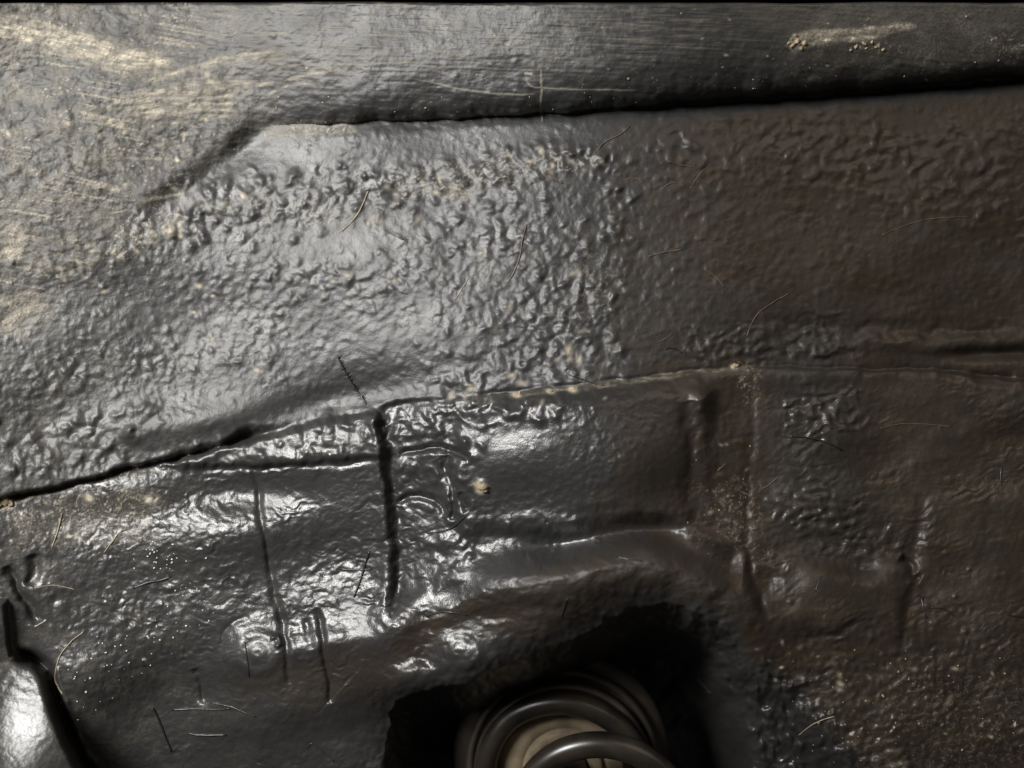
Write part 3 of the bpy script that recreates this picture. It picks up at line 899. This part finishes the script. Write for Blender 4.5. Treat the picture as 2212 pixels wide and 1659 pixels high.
# ------------------------------------------------------------------ coil spring and what it bears on
c_hi = pt(1219, 1680, .050)          # centre of the upper turn (deep in the pocket)
c_lo = pt(1308, 1769, .004)          # centre of the turn nearer the lens
AX = c_lo - c_hi
R_HI, R_LO, R_W = .0556, .0503, .0084
axn = np.array([0, -1.0, 0])
ea, eb = np.array([1.0, 0, 0]), np.array([0, 0, 1.0])
spring = thing('coil_spring', 'black painted coil spring emerging from the dark pocket at the bottom edge', 'coil spring', tuple(c_hi))
pts = []
for k in range(0, 361):
    tn = (k - 120) / 120.0                       # turn number: whole at the top of each turn
    th = math.radians(90) - 2 * math.pi * tn
    c = c_hi + AX * max(tn, -.12)
    rc = R_HI + (R_LO - R_HI) * max(tn, 0)
    pts.append(c + rc * (math.cos(th) * ea + math.sin(th) * eb) - np.array(c_hi))
vs_, fs_ = tube_mesh('coil', pts, R_W, 18, M_SPRING)
mesh_obj('coil', vs_, fs_, M_SPRING, spring)

seat = thing('spring_seat', 'black ribbed rubber seat ring around the top turn of the spring', 'spring seat', tuple(c_hi))
z0 = np.zeros(3)
lathe('inner_ring', [(.052, -.013), (.0655, -.013), (.0672, -.011), (.0675, -.006), (.0662, -.0035), (.0640, -.003), (.0630, -.006), (.054, -.0075)], z0, axn, M_RUBBER, seat)
lathe('outer_ring', [(.052, -.026), (.0715, -.026), (.0738, -.023), (.0742, -.018), (.0728, -.0150), (.0700, -.0140), (.0690, -.0165), (.052, -.0165)], z0, axn, M_RUBBER, seat)
lathe('backing_plate', [(.05, -.036), (.083, -.040), (.0845, -.036), (.0835, -.031), (.077, -.0285), (.05, -.0275)], z0, axn, M_RUBBER, seat)
cup = thing('bump_stop_cup', 'dusty cream foam cup inside the top turn of the spring', 'bump stop', tuple(c_hi))
lathe('cup', [(.0505, -.036), (.0507, -.016), (.0500, -.013), (.044, -.0115), (.037, -.0110), (.0325, -.0106), (.0312, -.0124), (.0302, -.0124), (.0298, -.0074), (.028, -.0066), (.020, -.0066), (.019, -.03)], z0, axn, M_CREAM, cup)
lathe('bump_stop', [(.018, -.02), (.018, .012), (.0155, .018), (.0175, .024), (.0175, .034), (.014, .039), (.006, .040), (.0, .040)], z0, axn, M_RUBBER, cup, 48)

# ------------------------------------------------------------------ fibres and twigs stuck to the coating
FIB = [
    # label, material, radius, points
    ('pale edged twig bridging the bright sheet and the brown shade below the lip', 'B', 1.7, [(1361, 272), (1340, 290), (1308, 308), (1284, 336)]),
    ('short dark twig lying in the lumps near the top of the upper sheet', 'B', 1.9, [(1178, 368), (1195, 383), (1215, 396)]),
    ('long cream fibre curving down through the dusty band of lumps', 'P', 1.7, [(795, 413), (785, 438), (770, 466), (738, 501)]),
    ('long olive fibre standing upright in the middle of the upper sheet', 'B', 1.7, [(1138, 484), (1128, 520), (1122, 560), (1110, 590), (1097, 612)]),
    ('short dark fibre slanting on the smooth bright sheet under the dusty lumps', 'D', 1.3, [(832, 497), (850, 508), (872, 519)]),
    ('thin brown fibre slanting down just right of the lump arc, beneath the lip', 'B', 1.2, [(1443, 348), (1470, 356), (1496, 360)]),
    ('short level fibre on the right rim of the lump arc', 'B', 1.3, [(1353, 386), (1370, 386), (1386, 390)]),
    ('kinked brown fibre in the brown shade right of the lump arc', 'B', 1.3, [(1427, 410), (1444, 398), (1460, 396)]),
    ('long brown fibre rising to the right across the edge of the brown shade', 'B', 1.6, [(1400, 554), (1435, 544), (1474, 539)]),
    ('long arched hair across the dark brown sheet at far right', 'B', 1.2, [(1906, 507), (1940, 492), (1973, 480), (2006, 472), (2050, 468), (2097, 467)]),
    ('faint thin fibre rising steeply in the brown shade', 'B', 1.1, [(1491, 407), (1512, 376), (1539, 353)]),
    ('pale straight fibre between the small lumps in the middle of the upper sheet', 'P', 1.3, [(1011, 601), (998, 624), (980, 651)]),
    ('tiny dark fibre on the smooth grey middle of the upper sheet', 'D', 1.2, [(855, 622), (866, 632), (879, 636)]),
    ('thin dark fibre crossing the clay filled seam above the box', 'D', 1.2, [(1228, 809), (1265, 822), (1305, 834)]),
    ('short brown fibre above the clay filled seam, right of the lumps', 'B', 1.2, [(1423, 738), (1438, 732), (1453, 723)]),
    ('hooked dark fibre just above the right end of the clay filled seam', 'D', 1.4, [(1436, 757), (1446, 752), (1462, 757), (1473, 765)]),
    ('dark fibre slanting down in the greenish brown middle of the upper sheet', 'B', 1.1, [(1521, 579), (1545, 598), (1566, 621)]),
    ('long bent fibre climbing to the right above the glossy ripples', 'B', 1.3, [(1613, 727), (1624, 700), (1640, 676), (1672, 654), (1704, 636)]),
    ('grey fibre with a thick end lying below the patch of glossy bumps', 'D', 2.0, [(1707, 942), (1740, 944), (1764, 949), (1792, 958), (1818, 970)]),
    ('very long thin hair level across the brown side panel', 'B', 1.0, [(1902, 925), (1930, 919), (1953, 916), (2000, 917), (2057, 923)]),
    ('short upright black fibre near the right edge of the side panel', 'D', 1.5, [(2164, 1009), (2162, 1026), (2161, 1046)]),
    ('short olive fibre left of the brown upright crease', 'B', 1.2, [(1550, 1017), (1560, 1009), (1570, 1002)]),
    ('short olive fibre right of the brown upright crease', 'B', 1.2, [(1647, 1056), (1664, 1044), (1681, 1029)]),
    ('pale fibre on the dusty left edge below the seam', 'P', 1.5, [(134, 1108), (124, 1146), (111, 1186)]),
    ('coated fibre slanting on the lower sheet above the white specks', 'P', 1.7, [(265, 1145), (252, 1158), (242, 1172), (225, 1196)]),
    ('thin arched hair beside the dark crack at the left edge', 'P', 1.0, [(81, 1270), (100, 1267), (118, 1266), (140, 1270), (161, 1275)]),
    ('long hook shaped pale hair beside the wide crack in the lower left', 'P', 1.5, [(181, 1364), (165, 1376), (148, 1391), (128, 1417), (118, 1461), (124, 1482), (134, 1498)]),
    ('steep coated fibre, leftmost of the four near the bottom left edge', 'D', 2.1, [(328, 1528), (338, 1548), (349, 1572), (359, 1600), (368, 1622)]),
    ('long level coated fibre, its right end under a slanting one', 'D', 1.8, [(371, 1533), (420, 1532), (470, 1535), (497, 1533)]),
    ('slanting coated fibre reaching down right from the level one', 'D', 1.8, [(455, 1518), (480, 1523), (504, 1530), (530, 1542), (551, 1552)]),
    ('short level coated fibre below the long level one', 'D', 2.1, [(408, 1584), (425, 1587), (443, 1588), (487, 1588)]),
    ('upright thin fibre on the round boss', 'D', 1.5, [(529, 1387), (534, 1420), (538, 1461)]),
    ('bent fibre with a sharp peak at the bottom edge left of the pocket', 'D', 1.4, [(662, 1616), (675, 1607), (700, 1628), (722, 1646)]),
    ('thick coated fibre above the white specks, rising to the right', 'D', 1.9, [(287, 1270), (320, 1258), (345, 1254), (370, 1246)]),
    ('short fibre cut by the bottom edge below the round boss', 'D', 1.6, [(554, 1649), (570, 1653), (592, 1659)]),
    ('level fibre of the crossed pair beside the upright groove', 'D', 1.6, [(734, 1230), (770, 1230), (803, 1228)]),
    ('steep fibre of the crossed pair beside the upright groove', 'D', 2.2, [(798, 1189), (786, 1225), (775, 1258), (763, 1291)]),
    ('fine pale arc shaped fibre on the dark fold above the domed highlight', 'D', 1.8, [(921, 1332), (936, 1325), (953, 1322), (980, 1324), (1008, 1330)]),
    ('short slanting fibre on the brown fold above the spring', 'D', 1.6, [(1226, 1293), (1218, 1312), (1211, 1333)]),
    ('long curved fibre on the blistered metal right of the upright groove', 'D', 1.8, [(922, 1152), (945, 1150), (966, 1145), (988, 1132), (1003, 1118)]),
    ('thin level fibre at the crest of the fold above the spring', 'D', 1.4, [(1332, 1202), (1360, 1208), (1386, 1212)]),
    ('bent black fibre right of the dark upright groove on the side panel', 'D', 1.6, [(1981, 1286), (1989, 1287), (1994, 1308), (2001, 1333)]),
    ('black fibre slanting down right of the bent one on the side panel', 'D', 1.5, [(2012, 1312), (2038, 1316), (2060, 1330)]),
    ('black fibre cut by the right edge of the side panel', 'D', 1.7, [(2174, 1327), (2195, 1332), (2230, 1337)]),
    ('short dark fibre on the smooth dome of the side panel', 'D', 1.1, [(1761, 1276), (1768, 1260), (1775, 1243)]),
    ('pale fibre arching over the rough bank right of the spring', 'P', 1.2, [(1724, 1589), (1748, 1571), (1771, 1558), (1805, 1548)]),
    ('thin fibre on the dark right wall of the pocket', 'B', 1.2, [(1505, 1465), (1518, 1478), (1534, 1496)]),
]
MATS = {'D': M_FIB_D, 'B': M_FIB_B, 'P': M_FIB_P}
for (lab, mt, rad, p) in FIB:
    q = smooth_pts(p, 6) if len(p) > 2 else np.array(p, float)
    q = q + np.cumsum(rng.normal(0, .25, q.shape), axis=0)
    hh = h_at(q[:, 0], q[:, 1])
    # a stiff fibre spans the hollows between the lumps
    hs = hh.copy()
    for _ in range(6):
        hs[1:-1] = np.maximum(hh[1:-1] - .5, (hs[:-2] + hs[1:-1] + hs[2:]) / 3)
    P = [place(a, b, c + rad * .6) for (a, b), c in zip(q, hs)]
    n = len(P)
    rr = (.9 if mt == 'D' else .72) * rad * S * (0.75 + .35 * np.sin(np.linspace(.5, 2.6, n)))
    base = np.array(P[n // 2])
    vs_, fs_ = tube_mesh('fibre', np.array(P) - base, rr, 6, None)
    o = mesh_obj('plant_fibre', vs_, fs_, MATS[mt])
    o.location = base
    o['label'] = lab
    o['category'] = 'fibre'
    o['group'] = 'loose fibres stuck to the underseal'

# bristly twig
q = smooth_pts([(728, 768), (740, 792), (761, 828), (776, 850), (791, 873)], 6)
hh = h_at(q[:, 0], q[:, 1]) + 1.5
tw = np.array([place(a, b, c) for (a, b), c in zip(q, hh)])
base = tw[len(tw) // 2]
t_ = thing('bristly_twig', 'black bristly grass twig above the sealer strip and upright groove', 'twig', tuple(base))
vs_, fs_ = tube_mesh('stem', tw - base, 1.7 * S, 6, None)
mesh_obj('stem', vs_, fs_, M_FIB_D, t_)
for k in range(2, len(q) - 1):
    for s in (-1, 1):
        if rng.random() < .35:
            continue
        a = q[k]
        dv = q[k] - q[k - 1]
        dv /= np.linalg.norm(dv)
        nn = np.array([-dv[1], dv[0]]) * s
        L_ = 6 + 7 * rng.random()
        e1 = a + (nn * .8 - dv * .6) * L_
        h0, h1 = h_at(*a) + 1.5, h_at(*e1) + 2.5
        P = [np.array(place(*a, h0)) - base, (np.array(place(*a, h0)) + np.array(place(*e1, h1))) / 2 - base, np.array(place(*e1, h1)) - base]
        vs_, fs_ = tube_mesh('bristle', P, np.array([1.1, .9, .3]) * S, 5, None)
        mesh_obj('bristle', vs_, fs_, M_FIB_D, t_)

# ------------------------------------------------------------------ clay crumbs, grit and dried spray
ICO_V = None


def pebble(cu, cv, r_, flat=.6, seed=0):
    rr = np.random.default_rng(seed)
    vs, fs = [], []
    n, m = 9, 5
    c = np.array(place(cu, cv, float(h_at(cu, cv)) + r_ * .15))
    e = 1 + .5 * rr.random(2)
    th0 = rr.random() * 3.14
    for i in range(m + 1):
        ph = math.pi * i / m
        for k in range(n):
            th = 2 * math.pi * k / n
            w_ = r_ * S * (1 + rr.normal(0, .2))
            x, z = math.cos(th) * math.sin(ph) * e[0], math.sin(th) * math.sin(ph) / e[0] * e[1]
            y = -math.cos(ph) * flat
            vs.append(c + w_ * np.array([x * math.cos(th0) - z * math.sin(th0), y, x * math.sin(th0) + z * math.cos(th0)]))
    for i in range(m):
        for k in range(n):
            k2 = (k + 1) % n
            fs.append((i * n + k, i * n + k2, (i + 1) * n + k2, (i + 1) * n + k))
    return vs, fs


def joined(name, items, mat, label, cat):
    V_, F_ = [], []
    for vs, fs in items:
        b = len(V_)
        V_ += vs
        F_ += [tuple(i + b for i in f) for f in fs]
    o = mesh_obj(name, V_, F_, mat)
    o['kind'] = 'stuff'
    o['label'] = label
    o['category'] = cat
    return o


items = []
r = np.random.default_rng(50)
for k in range(150):
    a = 130 + 340 * r.random()
    b = 1250 + 310 * r.random()
    if abs((b - 1290) - (430 - a) * .75) > 55 + 40 * r.random():
        continue
    items.append(pebble(a, b, .7 + 1.5 * r.random() ** 3, .7, k))
for (a, b, s, n) in [(345, 1205, 28, 26), (320, 1180, 18, 12)]:
    for k in range(n):
        x, y = r.normal(a, s), r.normal(b, s * .6)
        items.append(pebble(x, y, 1.0 + 1.1 * r.random() ** 2, .7, k + 300))
joined('dried_spray_specks', items, M_WHITE, 'scatter of tiny white specks on the lower left sheet', 'specks')
items = []
for k in range(150):
    u_ = 480 + 1700 * r.random()
    seam_v = np.interp(u_, [p_[0] for p_ in LIP], [p_[1] for p_ in LIP])
    b = seam_v - abs(r.normal(0, 45)) if r.random() < .6 else 20 + (seam_v - 30) * r.random()
    items.append(pebble(u_, b, .6 + 1.7 * r.random() ** 4, .7, k + 900))
for k in range(150):
    b = 1400 + 250 * r.random()
    a = 1700 + 520 * r.random()
    items.append(pebble(a, b, .6 + 1.6 * r.random() ** 4, .7, k + 1400))
for k in range(60):
    items.append(pebble(r.normal(1575, 45), r.normal(1110, 50), .5 + 1.2 * r.random() ** 4, .7, k + 1700))
joined('grit', items, M_CLAY, 'fine pale grit scattered along the lip and the brown panels', 'grit')

CLAY = [
    ('lump of orange clay stuck on the left edge of the box section', [(1041, 1052, 9), (1034, 1047, 6), (1046, 1058, 6)]),
    ('crumbled end of the clay smear on the lip at upper right', [(1722, 88, 5), (1712, 98, 4), (1730, 104, 4), (1718, 76, 3), (1738, 92, 5), (1704, 92, 3), (1726, 96, 3), (1709, 84, 2)]),
    ('clay crumbs below the smear on the lip at upper right', [(1850, 100, 4), (1866, 94, 4), (1884, 90, 3), (1892, 102, 3), (1838, 108, 2.4), (1908, 107, 3), (1872, 104, 2.4)]),
    ('block of cream clay at the left edge just under the seam', [(8, 1086, 10), (22, 1086, 8), (-6, 1092, 9)]),
    ('clay crumb in the seam above the box, leftmost of the row', [(1116, 853, 5), (1122, 851, 4)]),
    ('clay crumbs in the middle of the filled seam above the box', [(1188, 846, 5), (1236, 842, 6), (1243, 840, 4)]),
    ('clay crumb at the right end of the filled seam', [(1585, 791, 6), (1592, 789, 4)]),
    ]
for k, (lab, L_) in enumerate(CLAY):
    V_, F_ = [], []
    for j, (a, b, s) in enumerate(L_):
        vs, fs = pebble(a, b, s, .42, 50 * k + j)
        n0 = len(V_)
        V_ += vs
        F_ += [tuple(i + n0 for i in f) for f in fs]
    base = np.mean(V_, axis=0)
    o = mesh_obj('clay_lump', np.array(V_) - base, F_, M_CLAY)
    o.location = base
    o['label'] = lab
    o['category'] = 'clay'
    o['group'] = 'clumps of dried clay'
